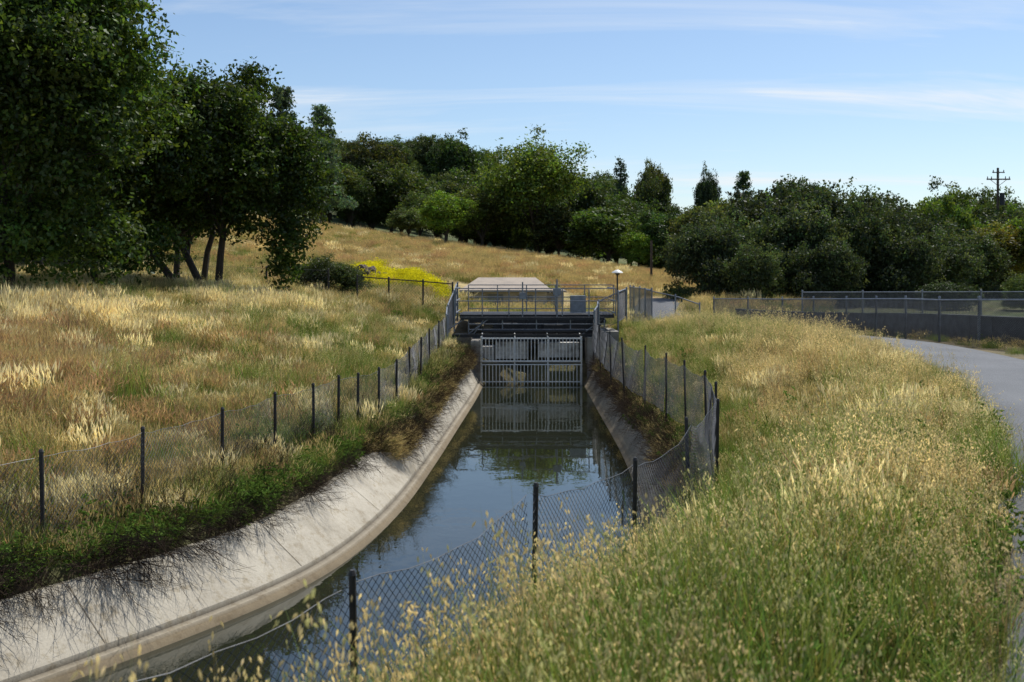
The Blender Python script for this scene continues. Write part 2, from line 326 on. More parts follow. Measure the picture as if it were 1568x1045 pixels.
def rail(x0,x1,y,zb,hh=.95,n=6,g=G,r=.022):
    for f in (0.02,.5,1): tube(g,[(x0,y,zb+hh*f),(x1,y,zb+hh*f)],r,6)
    for xx in np.linspace(x0,x1,n): tube(g,[(xx,y+.002,zb-.1),(xx,y+.002,zb+hh)],r*1.1,6)
rail(-2.15,3.95,39.8,.2,.95,7);rail(-1.8,4.2,43.2,.25,1.0,6);rail(-1.6,3.4,38.45,-.35,.42,5)
for a in (-1.6,2.6): tube(G,[(a,38.4,-.5),(a+.8,38.4,.1)],.025,6)
for a in (-2.15,3.95):
    for zz in (.22,.68,1.15): tube(G,[(a,39.8,zz),(a,43.2,zz)],.022,6)
tube(G,[(-1.7,38.45,.08),(-2.6,38.3,-.5)],.025,6);tube(G,[(-1.4,38.45,-.5),(-1.0,38.45,.08)],.02,6);tube(G,[(.4,39.5,-.1),(.4,39.5,1.4)],.03,6)
tube(G,[(1.7,39.5,-.6),(1.7,39.5,1.5)],.035,6)
G.obj('pipe_railings',[M_galv],parent=E)
G=Geo()
box(G,1.55,1.85,39.3,39.6,.9,1.15);box(G,.28,.52,39.38,39.6,.75,1.0);tube(G,[(1.7,39.28,1.02),(1.7,39.22,1.02)],.16,12);box(G,2.3,2.9,41,41.5,.16,.85)
G.obj('gate_actuators',[M_galv],parent=E)
f=fence('mesh_guard_panels',[(2.9,36.8,.35),(3.15,38,.55),(3.3,39.8,.65),(4.05,39.9,1.0),(4.6,42,1.1)],1.15,.07,.005,.035,0,toprail=True,postmat=M_galv,seed=1);f.parent=E
f=fence('mesh_guard_panels_upstream',[(-2.3,37,.2),(-2.35,38.4,.5),(-2.2,39.8,1.0),(-2.2,42.2,1.3)],1.15,.07,.005,.035,0,toprail=True,postmat=M_galv,seed=1);f.parent=E
# pump house
E=empty('pump_house')
M_wall=pbr('beige_stucco',(.50,.45,.37),(.42,.38,.31),1.5,.9,0,.2,40)
M_roof=pbr('tan_roofing',(.40,.33,.255),(.30,.25,.20),1.2,.85,0,.4,30)
G=Geo();box(G,-2.2,2.0,60,64.5,-1.2,.78);box(G,2.002,3.0,60.5,64,-1.2,.62)
G.obj('walls',[M_wall],parent=E)
G=Geo()
for sy in (1,-1):
    ye=59.5 if sy>0 else 65.0
    V=[(-3.0,ye,.78),(2.3,ye,.78),(1.4,62.2,1.5),(-2.0,62.2,1.5)];V2=[(a,b_,c_-.1) for a,b_,c_ in V]
    G.add(V+V2,[(0,1,2,3),(7,6,5,4),(0,4,5,1),(1,5,6,2),(2,6,7,3),(3,7,4,0)])
G.add([(-3.,59.5,.78),(-3.,65,.78),(-2.,62.2,1.5)],[(0,2,1)]);G.add([(2.3,59.5,.78),(2.3,65,.78),(1.4,62.2,1.5)],[(0,1,2)])
box(G,2.31,3.15,60.1,64.4,.64,.76)
G.obj('roof',[M_roof],parent=E)
G=Geo();box(G,-1.4,-.5,59.96,59.998,-1.2,.55);box(G,.3,1.2,59.97,59.998,-.1,.5);box(G,2.25,2.6,60.3,60.49,-.3,.4);box(G,-3.0,2.3,59.43,59.49,.68,.79)
G.obj('door_window_and_fascia',[pbr('grey_painted_trim',(.25,.25,.25),(.2,.2,.2),4,.6)],parent=E)
G=Geo();lx,ly=6.05,60
tube(G,[(lx,ly,-1),(lx,ly,1.62)],[.06,.045],8);tube(G,[(lx,ly,1.62),(lx,ly,1.72),(lx,ly,1.76)],[.05,.13,.16],12)
tube(G,[(lx,ly,-.7),(lx,ly,-.45)],[.13,.1],8)
tube(G,[(lx,ly,1.765),(lx,ly,1.84),(lx,ly,1.95)],[.33,.28,.06],14,mat=1)
G.obj('street_lamp',[M_dark,M_white],True)
M_wood=pbr('weathered_wood',(.10,.075,.055),(.06,.045,.035),4,.9,0,.3,30)
G=Geo();tube(G,[(10.4,78,-1),(10.4,78,4.2)],[.11,.08],8);G.obj('wooden_post',[M_wood],True)
G=Geo();ux,uy=55.8,120
tube(G,[(ux,uy,-1),(ux,uy,13.9)],[.2,.13],10)
box(G,ux-1.35,ux+1.35,uy-.2,uy-.1,12.5,12.65);box(G,ux-.7,ux+.7,uy-.2,uy-.1,13.3,13.42)
for q in (-1.25,-.8,.8,1.25): tube(G,[(ux+q,uy-.15,12.65),(ux+q,uy-.15,12.9)],[.06,.04],6,mat=1)
for q in (-.6,.6): tube(G,[(ux+q,uy-.15,13.42),(ux+q,uy-.15,13.65)],[.06,.04],6,mat=1)
tube(G,[(ux+.35,uy-.3,9.6),(ux+.35,uy-.3,11)],.28,10,mat=1);tube(G,[(ux-.9,uy-.15,12.5),(ux,uy-.15,11.8)],.03,4);tube(G,[(ux+.9,uy-.15,12.5),(ux,uy-.15,11.8)],.03,4)
G.obj('utility_pole',[M_wood,M_dark],True)
G=Geo();rg=np.random.default_rng(4)
import bmesh
for q in range(26):
    bm=bmesh.new();bmesh.ops.create_icosphere(bm,subdivisions=2,radius=1);V=np.array([v.co[:] for v in bm.verts]);F_=np.array([[v.index for v in f.verts] for f in bm.faces]);bm.free()
    sc=rg.uniform(.12,.36,3);V=V*(1+.25*np.sin(V@rg.normal(0,2.5,3)+rg.uniform(0,6)))[:,None]*sc
    cx,cy=-8.6+rg.normal(0,.6),59+rg.normal(0,.8);cz=float(ground_h(np.array([cx]),np.array([cy]))[0])+.2+rg.uniform(0,.5)
    G.add(V+[cx,cy,cz],F_)
G.obj('rock_pile',[pbr('rock_rubble',(.13,.095,.07),(.07,.055,.045),1.5,.95,0,.5,10)])
# ------------------------------------------------------------ trees
def rdir(rg,n):
    v=rg.normal(0,1,(n,3));return v/np.linalg.norm(v,axis=1)[:,None]
def leaves(G,rg,lobes,ncl,k,csz,leaf,col,inner=.5):
    lobes=np.asarray(lobes,float);w=(lobes[:,3]*lobes[:,5])**1.0;w/=w.sum()
    i=rg.choice(len(lobes),ncl,p=w);d=rdir(rg,ncl);d[:,2]=np.where((d[:,2]<-.2)&(rg.random(ncl)<.5),-d[:,2],d[:,2])
    r=rg.uniform(inner,1.08,ncl)**.7;out=rg.random(ncl)<.08;r=np.where(out,rg.uniform(1.1,1.38,ncl),r)
    cc=lobes[i,:3]+d*lobes[i,3:6]*r[:,None]
    cv=rg.uniform(.5,1.5,ncl)*(.6+.8*rg.random(len(lobes))[i]);yl=rg.uniform(.8,1.3,ncl)
    P=np.repeat(cc,k,0)+rg.normal(0,1,(ncl*k,3))*csz*rg.uniform(.5,1.3,ncl).repeat(k)[:,None]*[1,1,.7]
    nn=rdir(rg,ncl*k)+np.repeat(d,k,0)*.5+[0,0,.25];nn/=np.linalg.norm(nn,axis=1)[:,None]
    u=np.cross(nn,rdir(rg,ncl*k));u/=np.linalg.norm(u,axis=1)[:,None]+1e-9;v=np.cross(nn,u)
    L=leaf*rg.uniform(.6,1.3,ncl*k)[:,None]
    V=np.stack([P-u*L,P-v*L*.55,P+u*L,P+v*L*.55],1).reshape(-1,3)
    q=np.arange(ncl*k)[:,None]*4+np.arange(4)
    c=np.array(col)[None]*(cv[:,None]*np.stack([yl,np.ones(ncl),np.ones(ncl)*.9],1));c=np.repeat(c,k*4,0)
    G.add(V,q,c,1)
def limbs(G,rg,H,lobes,r0,th=.3,base=(0,0),nmax=14,lean=(0,0)):
    bx,by=base;top=np.array([bx+lean[0],by+lean[1],H*th])
    pts=[(bx,by,-.5),(bx+lean[0]*.1+rg.normal(0,.01)*H,by,H*th*.3),(bx+lean[0]*.5,by+lean[1]*.5+rg.normal(0,.01)*H,H*th*.65),tuple(top)]
    tube(G,pts,[r0*1.35,r0,r0*.88,r0*.8],8,mat=0)
    for l in sorted(lobes,key=lambda l:-l[3])[:nmax]:
        e=np.array(l[:3]);s=top*.9+np.array([bx,by,0])*.1
        m1=s*.6+e*.4+rg.normal(0,.03,3)*H;m1[2]=s[2]*.5+e[2]*.5
        rr=r0*rg.uniform(.35,.55);tube(G,[s,m1,s*.2+e*.8+rg.normal(0,.02,3)*H,e],[rr,rr*.7,rr*.4,rr*.15],5,mat=0)
        for _ in range(3):
            f=e+rdir(rg,1)[0]*np.array(l[3:6])*.9;tube(G,[m1*.4+e*.6,(e+f)/2+rg.normal(0,.01,3)*H,f],[rr*.35,rr*.2,rr*.07],4,mat=0)
def oak_lobes(rg,H,W,n=18,zb=.3,spiky=0):
    L=[]
    zc=(1+zb)/2*H;rz=(1-zb)/2*H
    for q in range(n):
        d=rdir(rg,1)[0]
        if d[2]<-.5: d[2]*=-.6
        rr=rg.uniform(.12,.27)*W*.95;f=rg.uniform(.35,1.0)
        x,y,z=d[0]*(W/2-rr*.7)*f*1.1,d[1]*(W/2-rr*.7)*f*1.1,zc+d[2]*(rz-rr*.7)*min(1,f*1.1)
        L.append((x,y,z,rr,rr,rr*rg.uniform(.65,1.05)))
    for q in range(n//3):
        d=rdir(rg,1)[0];d[2]=abs(d[2]);rr=rg.uniform(.05,.09)*W;L.append((d[0]*W*.47,d[1]*W*.47,zc+d[2]*rz*.95,rr,rr,rr*1.3))
    L.append((0,0,zc,W*.25,W*.25,rz*.55));return L
def tree_mesh(kind,seed,H=10.,W=8.,col=(.060,.096,.024),ncl=1500,k=10,leaf=.16,csz=.3,n=18,zb=.28,inner=.5):
    rg=np.random.default_rng(seed);G=Geo()
    if kind=='oak':
        L=oak_lobes(rg,H,W,n,zb);limbs(G,rg,H,L,H*.022,max(.2,zb*.9))
    elif kind=='bush':
        L=oak_lobes(rg,H,W,n,.02)
        for q in range(14):
            a=q*.45+rg.uniform(-.2,.2);L.append((math.cos(a)*W*.36,math.sin(a)*W*.36,H*rg.uniform(.08,.22),W*.14,W*.14,H*.13))
        limbs(G,rg,H,L,H*.02,.15)
    elif kind=='conifer':
        L=[];tube(G,[(0,0,-.5),(0,0,H*.5),(0,0,H*.97)],[H*.022,H*.015,.03],7,mat=0)
        for z in np.linspace(.14,.97,17):
            R=W/2*(1-z)**.75*rg.uniform(.75,1.15)+.12
            for q in range(max(3,int(R*3))):
                a=rg.uniform(0,6.28);e=(math.cos(a)*R*.6,math.sin(a)*R*.6,z*H-.08*R)
                L.append((*e,R*.5,R*.5,.28+R*.08));tube(G,[(0,0,z*H-.1),e],[.05,.02],4,mat=0)
    elif kind=='cedar':
        L=[];tube(G,[(0,0,-.5),(.1,0,H*.5),(0,0,H*.98)],[H*.025,H*.018,.04],7,mat=0)
        for z in (.2,.3,.42,.52,.6,.7,.79,.87,.93,.98):
            R=W/2*(1.05-z)**.45*rg.uniform(.7,1.1)
            for q in range(5):
                a=q*1.26+rg.uniform(-.5,.5);f=rg.uniform(.4,.85);e=(math.cos(a)*R*f,math.sin(a)*R*f,z*H+rg.normal(0,.1))
                L.append((*e,R*.42,R*.42,.22+R*.06));tube(G,[(0,0,z*H-.3),e],[.07,.02],4,mat=0)
    leaves(G,rg,L,ncl,k,csz,leaf,col,inner)
    return G.mesh(kind+'_tree_mesh',[M_bark,M_leaf])
def gz(x,y): return float(ground_h(np.array([float(x)]),np.array([float(y)]),False)[0])
def near_oak(name,x,y,H,W,seed,extra=(),zb=.3,ncl=5200,k=12,n=26,stems=((0,0,0,0),),col=(.056,.096,.017)):
    rg=np.random.default_rng(seed);G=Geo();L=oak_lobes(rg,H,W,n,zb)+list(extra)
    for (bx,by,lx,ly) in stems: limbs(G,rg,H,L,H*.017,zb*1.05,(bx,by),12,(lx,ly))
    leaves(G,rg,L,ncl,k,.16,.08,col,.3)
    o=G.obj(name,[M_bark,M_leaf]);o.location=(x,y,gz(x,y));return o
near_oak('oak_tree',-14.2,29.5,10.6,8.2,11,zb=.1,ncl=13000,n=40,extra=[(2.6,0,1.6,1.2,1.2,1.1),(1.6,-.5,3,1.4,1.4,1.2),(-2,0,1.6,1.6,1.5,1.2),(0,0,2,1.6,1.6,1.2),(1,-.6,1.4,1.4,1.3,1.),(2.6,0,8.2,1.3,1.3,1.3),(2.2,0,6.2,1.5,1.5,1.4),(-1.5,-.5,.9,1.4,1.2,.9)])
near_oak('oak_tree',-14.0,35,8.2,6.8,12,zb=.12,ncl=8500,n=28,extra=[(1.8,0,1.5,1.2,1.2,1.),(2.6,0,4.5,1.2,1.2,1.2),(0,0,1.4,1.4,1.3,.9)])
near_oak('oak_tree',-10.7,38,8.2,6.6,13,zb=.28,ncl=11500,n=36,stems=((0,0,.2,0),(-.8,.3,-.9,.2),(-1.6,.2,-1.6,0)),extra=[(2.6,-.3,1.9,.75,.8,1.2),(3.0,0,3.2,1.0,1,1.1),(2.4,0,1.0,.5,.5,.9),(-2.6,0,3.0,1,1,.9),(1.3,0,3.0,1.1,1,.8),(3.3,0,4.4,.9,.9,.9),(2.6,0,5.6,1,1,1),(0,0,2.8,1.1,1,.6),(-1,0,3.2,1.2,1,.7)])
near_oak('oak_tree',-13.0,41,7.4,5.6,14,zb=.3,ncl=6000,n=22,stems=((0,0,-.3,0),(.8,0,.5,0)))
near_oak('oak_tree',-21,40,8.6,8,15,zb=.1,ncl=5500,n=26)
OA=[tree_mesh('oak',s,10,8,ncl=2100,k=10,leaf=.17,n=22,zb=z) for s,z in ((21,.12),(22,.06),(23,.15),(24,.03))]
BU=[tree_mesh('bush',s,10,11,ncl=3000,k=10,leaf=.17,n=32,csz=.28,inner=.7,col=(.052,.076,.031)) for s in (31,32)]
CO=[tree_mesh('conifer',41,10,4.6,ncl=1300,k=9,leaf=.12,csz=.16,col=(.04,.07,.032)),tree_mesh('cedar',42,10,6.4,ncl=1500,k=9,leaf=.13,csz=.16,col=(.045,.075,.04))]
AI=tree_mesh('oak',51,10,9,ncl=2700,k=9,leaf=.12,csz=.3,n=34,zb=.12,inner=.3,col=(.07,.115,.026))
def put(name,me,x,y,ztop,w,col=(1,1,1),basew=8.,rz=None,sink=0):
    z=gz(x,y)-sink;o=bpy.data.objects.new(name,me);scene.collection.objects.link(o);o.location=(x,y,z)
    o.scale=(w/basew,w/basew*random.uniform(.85,1.15),(ztop-z)/10.);o.rotation_euler=(0,0,random.uniform(0,6.28) if rz is None else rz);o.color=(*col,1);return o
random.seed(5)
yg=(1.9,2.0,1.0);gr=(1.5,1.35,1.9)
put('cedar_tree',CO[1],-24.4,110,21.2,7.6,(1,1,1.1),6.4)
put('cedar_tree',CO[1],-21.2,116,20.2,6.8,(1.6,1.6,1.9),6.4)
T=[(OA[0],-29.7,180,24.5,9,1),(OA[1],-20,150,21.5,9,.7),(OA[2],-15,130,15,9,1),(OA[3],-10.5,200,29,11,.8),(OA[0],-22,125,15,8,1),(OA[1],-3.2,112,11,8,1),(OA[2],-27,118,14,8,.9),
 (OA[2],9,120,12,8,1),(CO[0],17.6,170,20.6,6.5,1),(OA[1],24.3,180,20.8,6.5,.7),(OA[3],10,108,9.6,9,.9),(OA[0],15.5,105,8.5,6,.9),(OA[1],18.5,100,8.3,6,1.3),(OA[1],22,105,9,7,.8),(OA[3],5,112,10,8,.8),(OA[2],30,120,10.5,8,.9),(OA[0],12,130,11.5,8,1),(OA[3],-6,120,12,9,1),(OA[0],20,150,16.5,7,.8),(OA[2],39,150,14.5,8,.7),(OA[1],45,160,16,9,.8),(OA[3],62,150,15,9,.9),(OA[0],58,128,12,8,1.1)]
for me,x_,y_,zt,w,cm in T: put('conifer_tree' if me is CO[0] else 'oak_tree',me,x_,y_,zt,w,(cm*random.uniform(.85,1.35),cm,cm*random.uniform(.8,1.3)),4.6 if me is CO[0] else 8)
put('valley_oak_tree',AI,2.6,112,16.8,13,(1.6,1.5,1.1),9)
put('young_green_tree',OA[1],-6.6,104,9.8,5.5,yg);put('olive_tree',OA[2],-10.6,107,8.3,4.2,gr);put('olive_tree',OA[0],-9.4,150,16,7,gr)
put('cypress_tree',BU[0],35.5,190,21,4.8,(.7,.8,.8),11);put('pine_tree',CO[1],31,140,15.2,5.6,(1.1,1.3,1),6.4)
put('young_green_tree',OA[3],12.6,104,6.4,4.6,yg);put('young_green_tree',OA[1],27.5,115,10.3,4,yg);put('young_green_tree',OA[0],33,150,13,6,yg)
put('blooming_shrub',OA[2],17,92,5.6,4,(2.2,1.5,1.5))
for (x_,y_,zt,w,cm) in [(11.6,63,4.9,5,.9),(17,80,7,8,.95),(14.5,66,5.2,5.5,1.2),(19,74,8.1,9,.8),(17.5,64,6,6,1),(21.6,71,7.9,8.5,.85),(21.5,64,6.2,6,.75),(26.6,78,7.7,8.4,.85),(25,68,6,6.5,.8),(32.6,86,7.4,8,.85),(29.5,74,5.4,7,.8),(14,60,3.6,3.6,1.),(18,60,3.8,4,.9),(23,62,4.2,4.5,.8),(27,66,4.3,5,.9),(33,76,4.8,6,.9)]:
    put('olive_tree',BU[random.randint(0,1)],x_,y_,zt,w,(cm,cm*1.02,cm),11,sink=.5)
put('young_green_tree',OA[0],39.5,95,9.4,6,(1.6,1.6,1.1));put('young_green_tree',OA[3],44.5,92,7.6,5,yg);put('russet_tree',OA[1],37,80,5.4,6,(1.9,1.2,.9));put('willow_tree',OA[2],41,78,6.2,6,(1.8,1.7,1))
put('olive_tree',BU[1],38,104,8,9,(.8,.8,.8),11);put('olive_tree',BU[0],48,100,8,9,(.9,.9,.9),11)
put('shrub',BU[0],28,57,1.7,2.4,(1.5,1.6,1),11);put('shrub',BU[1],24,58,1.3,3,(.9,1,.9),11);put('shrub',BU[0],31,62,1.9,3,(2.,2.,1),11)
put('bush',BU[0],-8.4,47,2.5,2.6,(1.1,1.1,.9),11);put('bush',BU[1],-7.3,48,2.1,1.8,(1.1,1.1,.9),11)
# ------------------------------------------------------------ instanced scatter
def coll(name,objs):
    c=bpy.data.collections.new(name)
    for o in objs: c.objects.link(o)
    return c
def scatter(name,pts,rot,scl,pid,collection):
    me=bpy.data.meshes.new(name);n=len(pts);me.vertices.add(n);me.vertices.foreach_set('co',np.asarray(pts,np.float32).ravel())
    a=me.attributes.new('rot','FLOAT_VECTOR','POINT');a.data.foreach_set('vector',np.asarray(rot,np.float32).ravel())
    a=me.attributes.new('scl','FLOAT_VECTOR','POINT');a.data.foreach_set('vector',np.asarray(scl,np.float32).ravel())
    a=me.attributes.new('pid','INT','POINT');a.data.foreach_set('value',np.asarray(pid,np.int32))
    o=bpy.data.objects.new(name,me);scene.collection.objects.link(o)
    g=bpy.data.node_groups.new(name+'_nodes','GeometryNodeTree')
    g.interface.new_socket('Geometry',in_out='INPUT',socket_type='NodeSocketGeometry');g.interface.new_socket('Geometry',in_out='OUTPUT',socket_type='NodeSocketGeometry')
    N=g.nodes;gi=N.new('NodeGroupInput');go=N.new('NodeGroupOutput');ip=N.new('GeometryNodeInstanceOnPoints');ci=N.new('GeometryNodeCollectionInfo')
    ci.inputs['Collection'].default_value=collection;ci.inputs['Separate Children'].default_value=True;ci.inputs['Reset Children'].default_value=True
    def na(nm,ty):
        q=N.new('GeometryNodeInputNamedAttribute');q.data_type=ty;q.inputs['Name'].default_value=nm;return q.outputs[0]
    er=N.new('FunctionNodeEulerToRotation');l=g.links
    l.new(gi.outputs[0],ip.inputs['Points']);l.new(ci.outputs[0],ip.inputs['Instance']);ip.inputs['Pick Instance'].default_value=True
    l.new(na('pid','INT'),ip.inputs['Instance Index']);l.new(na('rot','FLOAT_VECTOR'),er.inputs[0]);l.new(er.outputs[0],ip.inputs['Rotation']);l.new(na('scl','FLOAT_VECTOR'),ip.inputs['Scale'])
    l.new(ip.outputs[0],go.inputs[0]);md=o.modifiers.new('scatter','NODES');md.node_group=g;return o
po=[bpy.data.objects.new('t%d'%i,m_) for i,m_ in enumerate(OA+[CO[0],BU[0],CO[1]])]
tc_=coll('distant_tree_kinds',po)
rg=np.random.default_rng(77);P=[];
for q in range(560):
    y_=rg.uniform(116,285);x_=rg.uniform(-.62,.62)*y_
    if y_<135 and x_<-30: continue
    P.append((x_,y_))
for q in range(80):
    y_=rg.uniform(56,118);x_=rg.uniform(-.75,-.26)*y_
    P.append((x_,y_))
for q in range(60):
    y_=rg.uniform(84,118);x_=rg.uniform(.25,.75)*y_
    P.append((x_,y_))
P=np.array(P);z=ground_h(P[:,0],P[:,1],False);n=len(P)
hgt=rg.uniform(.4,1.1,n)*np.where(P[:,1]<118,.62,1.);pid=rg.choice(7,n,p=[.2,.2,.18,.18,.05,.16,.03])
wd=hgt*rg.uniform(.75,1.3,n)
scatter('distant_tree_grove',np.c_[P,z-.3],np.c_[np.zeros((n,2)),rg.uniform(0,6.28,n)],np.c_[wd,wd,hgt],pid,tc_)
# ------------------------------------------------------------ grass tufts
NB=3.0;RB=1.9
def blades(G,rg,n,R,h0,h1,w,bend,c0,c1,jit=.15,seg=4,big=True):
    if big: n=int(n*NB);R=R*RB
    a=rg.uniform(0,6.28,n);r=R*np.sqrt(rg.random(n));root=np.stack([np.cos(a)*r,np.sin(a)*r,np.full(n,-.06)],1)
    h=rg.uniform(h0,h1,n);az=rg.uniform(0,6.28,n);b=bend*rg.uniform(.2,1.3,n)
    t=np.linspace(0,1,seg)
    d=np.stack([np.cos(az),np.sin(az),np.zeros(n)],1)
    P=root[:,None]+h[:,None,None]*(t[None,:,None]*np.array([0,0,1.])*(1-.25*b[:,None,None]*t[None,:,None])+d[:,None]*(b[:,None,None]*t[None,:,None]**1.8))
    wa=rg.uniform(0,6.28,n);wv=np.stack([np.cos(wa),np.sin(wa),np.zeros(n)],1)[:,None]
    ww=(w*rg.uniform(.6,1.3,n))[:,None,None]*(1-.85*t[None,:,None]**1.5)/2
    V=np.stack([P-wv*ww,P+wv*ww],2).reshape(-1,3)
    i,j=np.meshgrid(np.arange(n),np.arange(seg-1),indexing='ij');q=(i*seg+j)*2
    F=np.stack([q,q+1,q+3,q+2],-1).reshape(-1,4)
    jc=1+rg.normal(0,jit,(n,1,3))*[1,.7,1];jc=np.clip(jc,.5,1.6)*rg.uniform(.75,1.2,(n,1,1))
    C=(np.array(c0)*(1-t[None,:,None])+np.array(c1)*t[None,:,None])*jc
    G.add(V,F,np.repeat(C[:,:,None],2,2).reshape(-1,3));return P
def spindles(G,rg,p,d,L,w,col,var=.2):
    n=len(p);d=d/np.linalg.norm(d,axis=1)[:,None];u=np.cross(d,rdir(rg,n));u/=np.linalg.norm(u,axis=1)[:,None]+1e-9;v=np.cross(d,u)
    L=(L*rg.uniform(.7,1.3,n))[:,None];c=np.repeat(np.array(col)[None]*rg.uniform(1-var,1+var,(n,1)),4,0);q=np.arange(n)[:,None]*4+np.arange(4)
    for k in (u,v): G.add(np.stack([p,p+d*L*.4+k*w,p+d*L,p+d*L*.4-k*w],1).reshape(-1,3),q,c)
gA=(.10,.15,.03);gB=(.20,.25,.065);sA=(.30,.24,.105);sB=(.60,.475,.255);sP=(.82,.72,.50);rB=(.50,.33,.20)
protos={}
def reg(name,fn,nv=3):
    protos[name]=[]
    for k in range(nv):
        rg=np.random.default_rng(sum(map(ord,name))*7+k);G=Geo();fn(G,rg)
        o=bpy.data.objects.new('%s_%d'%(name,k),G.mesh(name,[M_grass]));protos[name].append(o)
def tips(G,rg,P,sd,L,w,col,var):
    n=len(P);spindles(G,rg,P[:,-2],P[:,-1]-P[:,-2]+rg.normal(0,sd,(n,3)),L,w,col,var)
def f_green(G,rg): blades(G,rg,60,.2,.2,.55,.007,.45,gA,gB)
def f_straw(G,rg):
    blades(G,rg,25,.2,.15,.45,.006,.5,(.14,.15,.045),sA)
    P=blades(G,rg,40,.22,.35,.7,.004,.3,sA,sB);tips(G,rg,P,.02,.13,.006,sB,.2)
def f_red(G,rg):
    blades(G,rg,22,.2,.15,.4,.006,.5,(.16,.14,.05),sA)
    P=blades(G,rg,40,.22,.3,.62,.004,.35,(.3,.22,.11),rB);tips(G,rg,P,.03,.14,.008,rB,.3)
def f_pale(G,rg):
    P=blades(G,rg,36,.2,.4,.8,.004,.25,sA,sP);tips(G,rg,P,.02,.16,.011,sP,.2)
def heads(G,rg,P,m,spread,L,w,col,skip=.0):
    n=len(P);ns=P.shape[1]-1
    for k in range(m):
        f=rg.uniform(.64,1,n);x=f*ns;i=np.minimum(x.astype(int),ns-1);r=(x-i)[:,None];ar=np.arange(n)
        p=P[ar,i]*(1-r)+P[ar,i+1]*r;off=rdir(rg,n)*[spread,spread,spread*.3]*(1.3-f[:,None])*2
        spindles(G,rg,p+off,np.tile([0,0,-1.],(n,1))+rg.normal(0,.35,(n,3)),L,w,col,.3)
def f_oat(G,rg):
    blades(G,rg,40,.18,.2,.65,.008,.5,gA,(.24,.25,.075))
    P=blades(G,rg,8,.2,.6,1.02,.0045,.28,(.16,.19,.055),(.50,.41,.18),seg=6);heads(G,rg,P,12,.05,.029,.005,(.74,.60,.36))
    P=blades(G,rg,8,.2,.35,.75,.004,.35,(.18,.18,.06),(.48,.36,.17));tips(G,rg,P,.03,.12,.006,(.50,.37,.19),.3)
def f_oatg(G,rg):
    blades(G,rg,54,.2,.3,.78,.010,.45,gA,(.22,.27,.07))
    P=blades(G,rg,4,.2,.55,.95,.0045,.3,(.15,.19,.05),(.34,.34,.14),seg=6);heads(G,rg,P,10,.04,.027,.0044,(.54,.50,.27))
def f_weed(G,rg):
    P=blades(G,rg,6,.2,.15,.5,.006,.3,gA,gB)
    n=170;i=rg.integers(0,len(P),n);j=rg.integers(1,4,n);p=P[i,j]+rg.normal(0,.02,(n,3));spindles(G,rg,p,rdir(rg,n)*[1,1,.5]+[0,0,.15],.08,.018,(.12,.19,.042),.35)
def twig(G,rg,p,d,L,r,dep):
    q=p+d*L;m_=(p+q)/2+rg.normal(0,.06,3)*L;tube(G,[p,m_,q],[r,r*.75,r*.5],3,col=np.array((.085,.062,.045))*rg.uniform(.6,1.5),cap=False)
    if dep>0:
        for k in range(3):
            f=rg.uniform(.3,1);dd=d+rg.normal(0,.42,3);dd/=np.linalg.norm(dd);twig(G,rg,p+(q-p)*f,dd,L*rg.uniform(.45,.75),r*.6,dep-1)
def f_twig(G,rg):
    for k in range(6):
        d=np.array([rg.normal(0,.35),rg.normal(0,.35),1.]);d/=np.linalg.norm(d);twig(G,rg,np.array([rg.normal(0,.08),rg.normal(0,.08),-.03]),d,rg.uniform(.3,.55),.0045,2)
def f_mus(G,rg):
    blades(G,rg,30,.25,.2,.5,.012,.35,gA,gB,big=False);n=150
    p=np.stack([rg.normal(0,.16,n),rg.normal(0,.16,n),rg.uniform(.3,.62,n)],1);spindles(G,rg,p,rdir(rg,n),.045,.02,(.68,.62,.03),.2)
for nm,fn in (('b_green',f_green),('c_straw',f_straw),('d_red',f_red),('e_pale',f_pale),('f_oat',f_oat),('g_oatgreen',f_oatg),('h_weed',f_weed),('i_twig',f_twig),('j_mustard',f_mus)): reg(nm,fn)
allp=[o for k in sorted(protos) for o in protos[k]];idx={k:[allp.index(o) for o in protos[k]] for k in protos}
GC=coll('grass_tuft_kinds',allp);K=sorted(protos)
def vn(x,y,f,seed):
    rr=np.random.default_rng(seed);v=0
    for k in range(6):
        a=rr.uniform(0,6.28);v=v+np.sin((x*math.cos(a)+y*math.sin(a))*f*rr.uniform(.6,1.8)+rr.uniform(0,6.28)+1.2*np.sin(f*.7*(x*math.sin(a)-y*math.cos(a))))
    return np.clip(.5+v/6.,0,1)
def place2(name,x,y,W,rg,sarr,tilt=.1,smin=.8):
    Wt=np.stack([np.broadcast_to(np.asarray(W.get(k,0.),float),x.shape) for k in K],1);Wt=Wt/Wt.sum(1)[:,None]
    c=np.cumsum(Wt,1);ty=(rg.random(len(x))[:,None]>c).sum(1).clip(0,len(K)-1)
    tab=np.array([idx[k] for k in K]);pid=tab[ty,rg.integers(0,3,len(x))];z=ground_h(x,y,False);s=sarr*rg.uniform(.72,1.28,len(x));sx=np.maximum(s,smin)
    scatter(name,np.c_[x,y,z],np.c_[rg.normal(0,tilt,(len(x),2)),rg.uniform(0,6.28,len(x))],np.c_[sx,sx,s*rg.uniform(.85,1.15,len(x))],pid,GC);print(name,len(x))
rg=np.random.default_rng(101)
n=17000;x=rg.uniform(-6,12,n);y=rg.uniform(-1.5,42,n);s=signed(x,y);a=s-hw(y);pd=pathdist(x,y)
keep=(a>.6)&(pd>1.3)&(x*x+y*y>1.6**2)
pi_=np.argmin((x[:,None]-PE[None,::4,0])**2+(y[:,None]-PE[None,::4,1])**2,axis=1)*4
keep&=~(((x-PE[pi_,0])*PN[pi_,0]+(y-PE[pi_,1])*PN[pi_,1])>0)
keep&=rg.random(n)<np.where(y<14,1,.8)
x,y,a,pd=x[keep],y[keep],a[keep],pd[keep]
v=vn(x,y,.75,3);v3=vn(x,y,1.1,33);low=1-ss(.6,1.6,a)
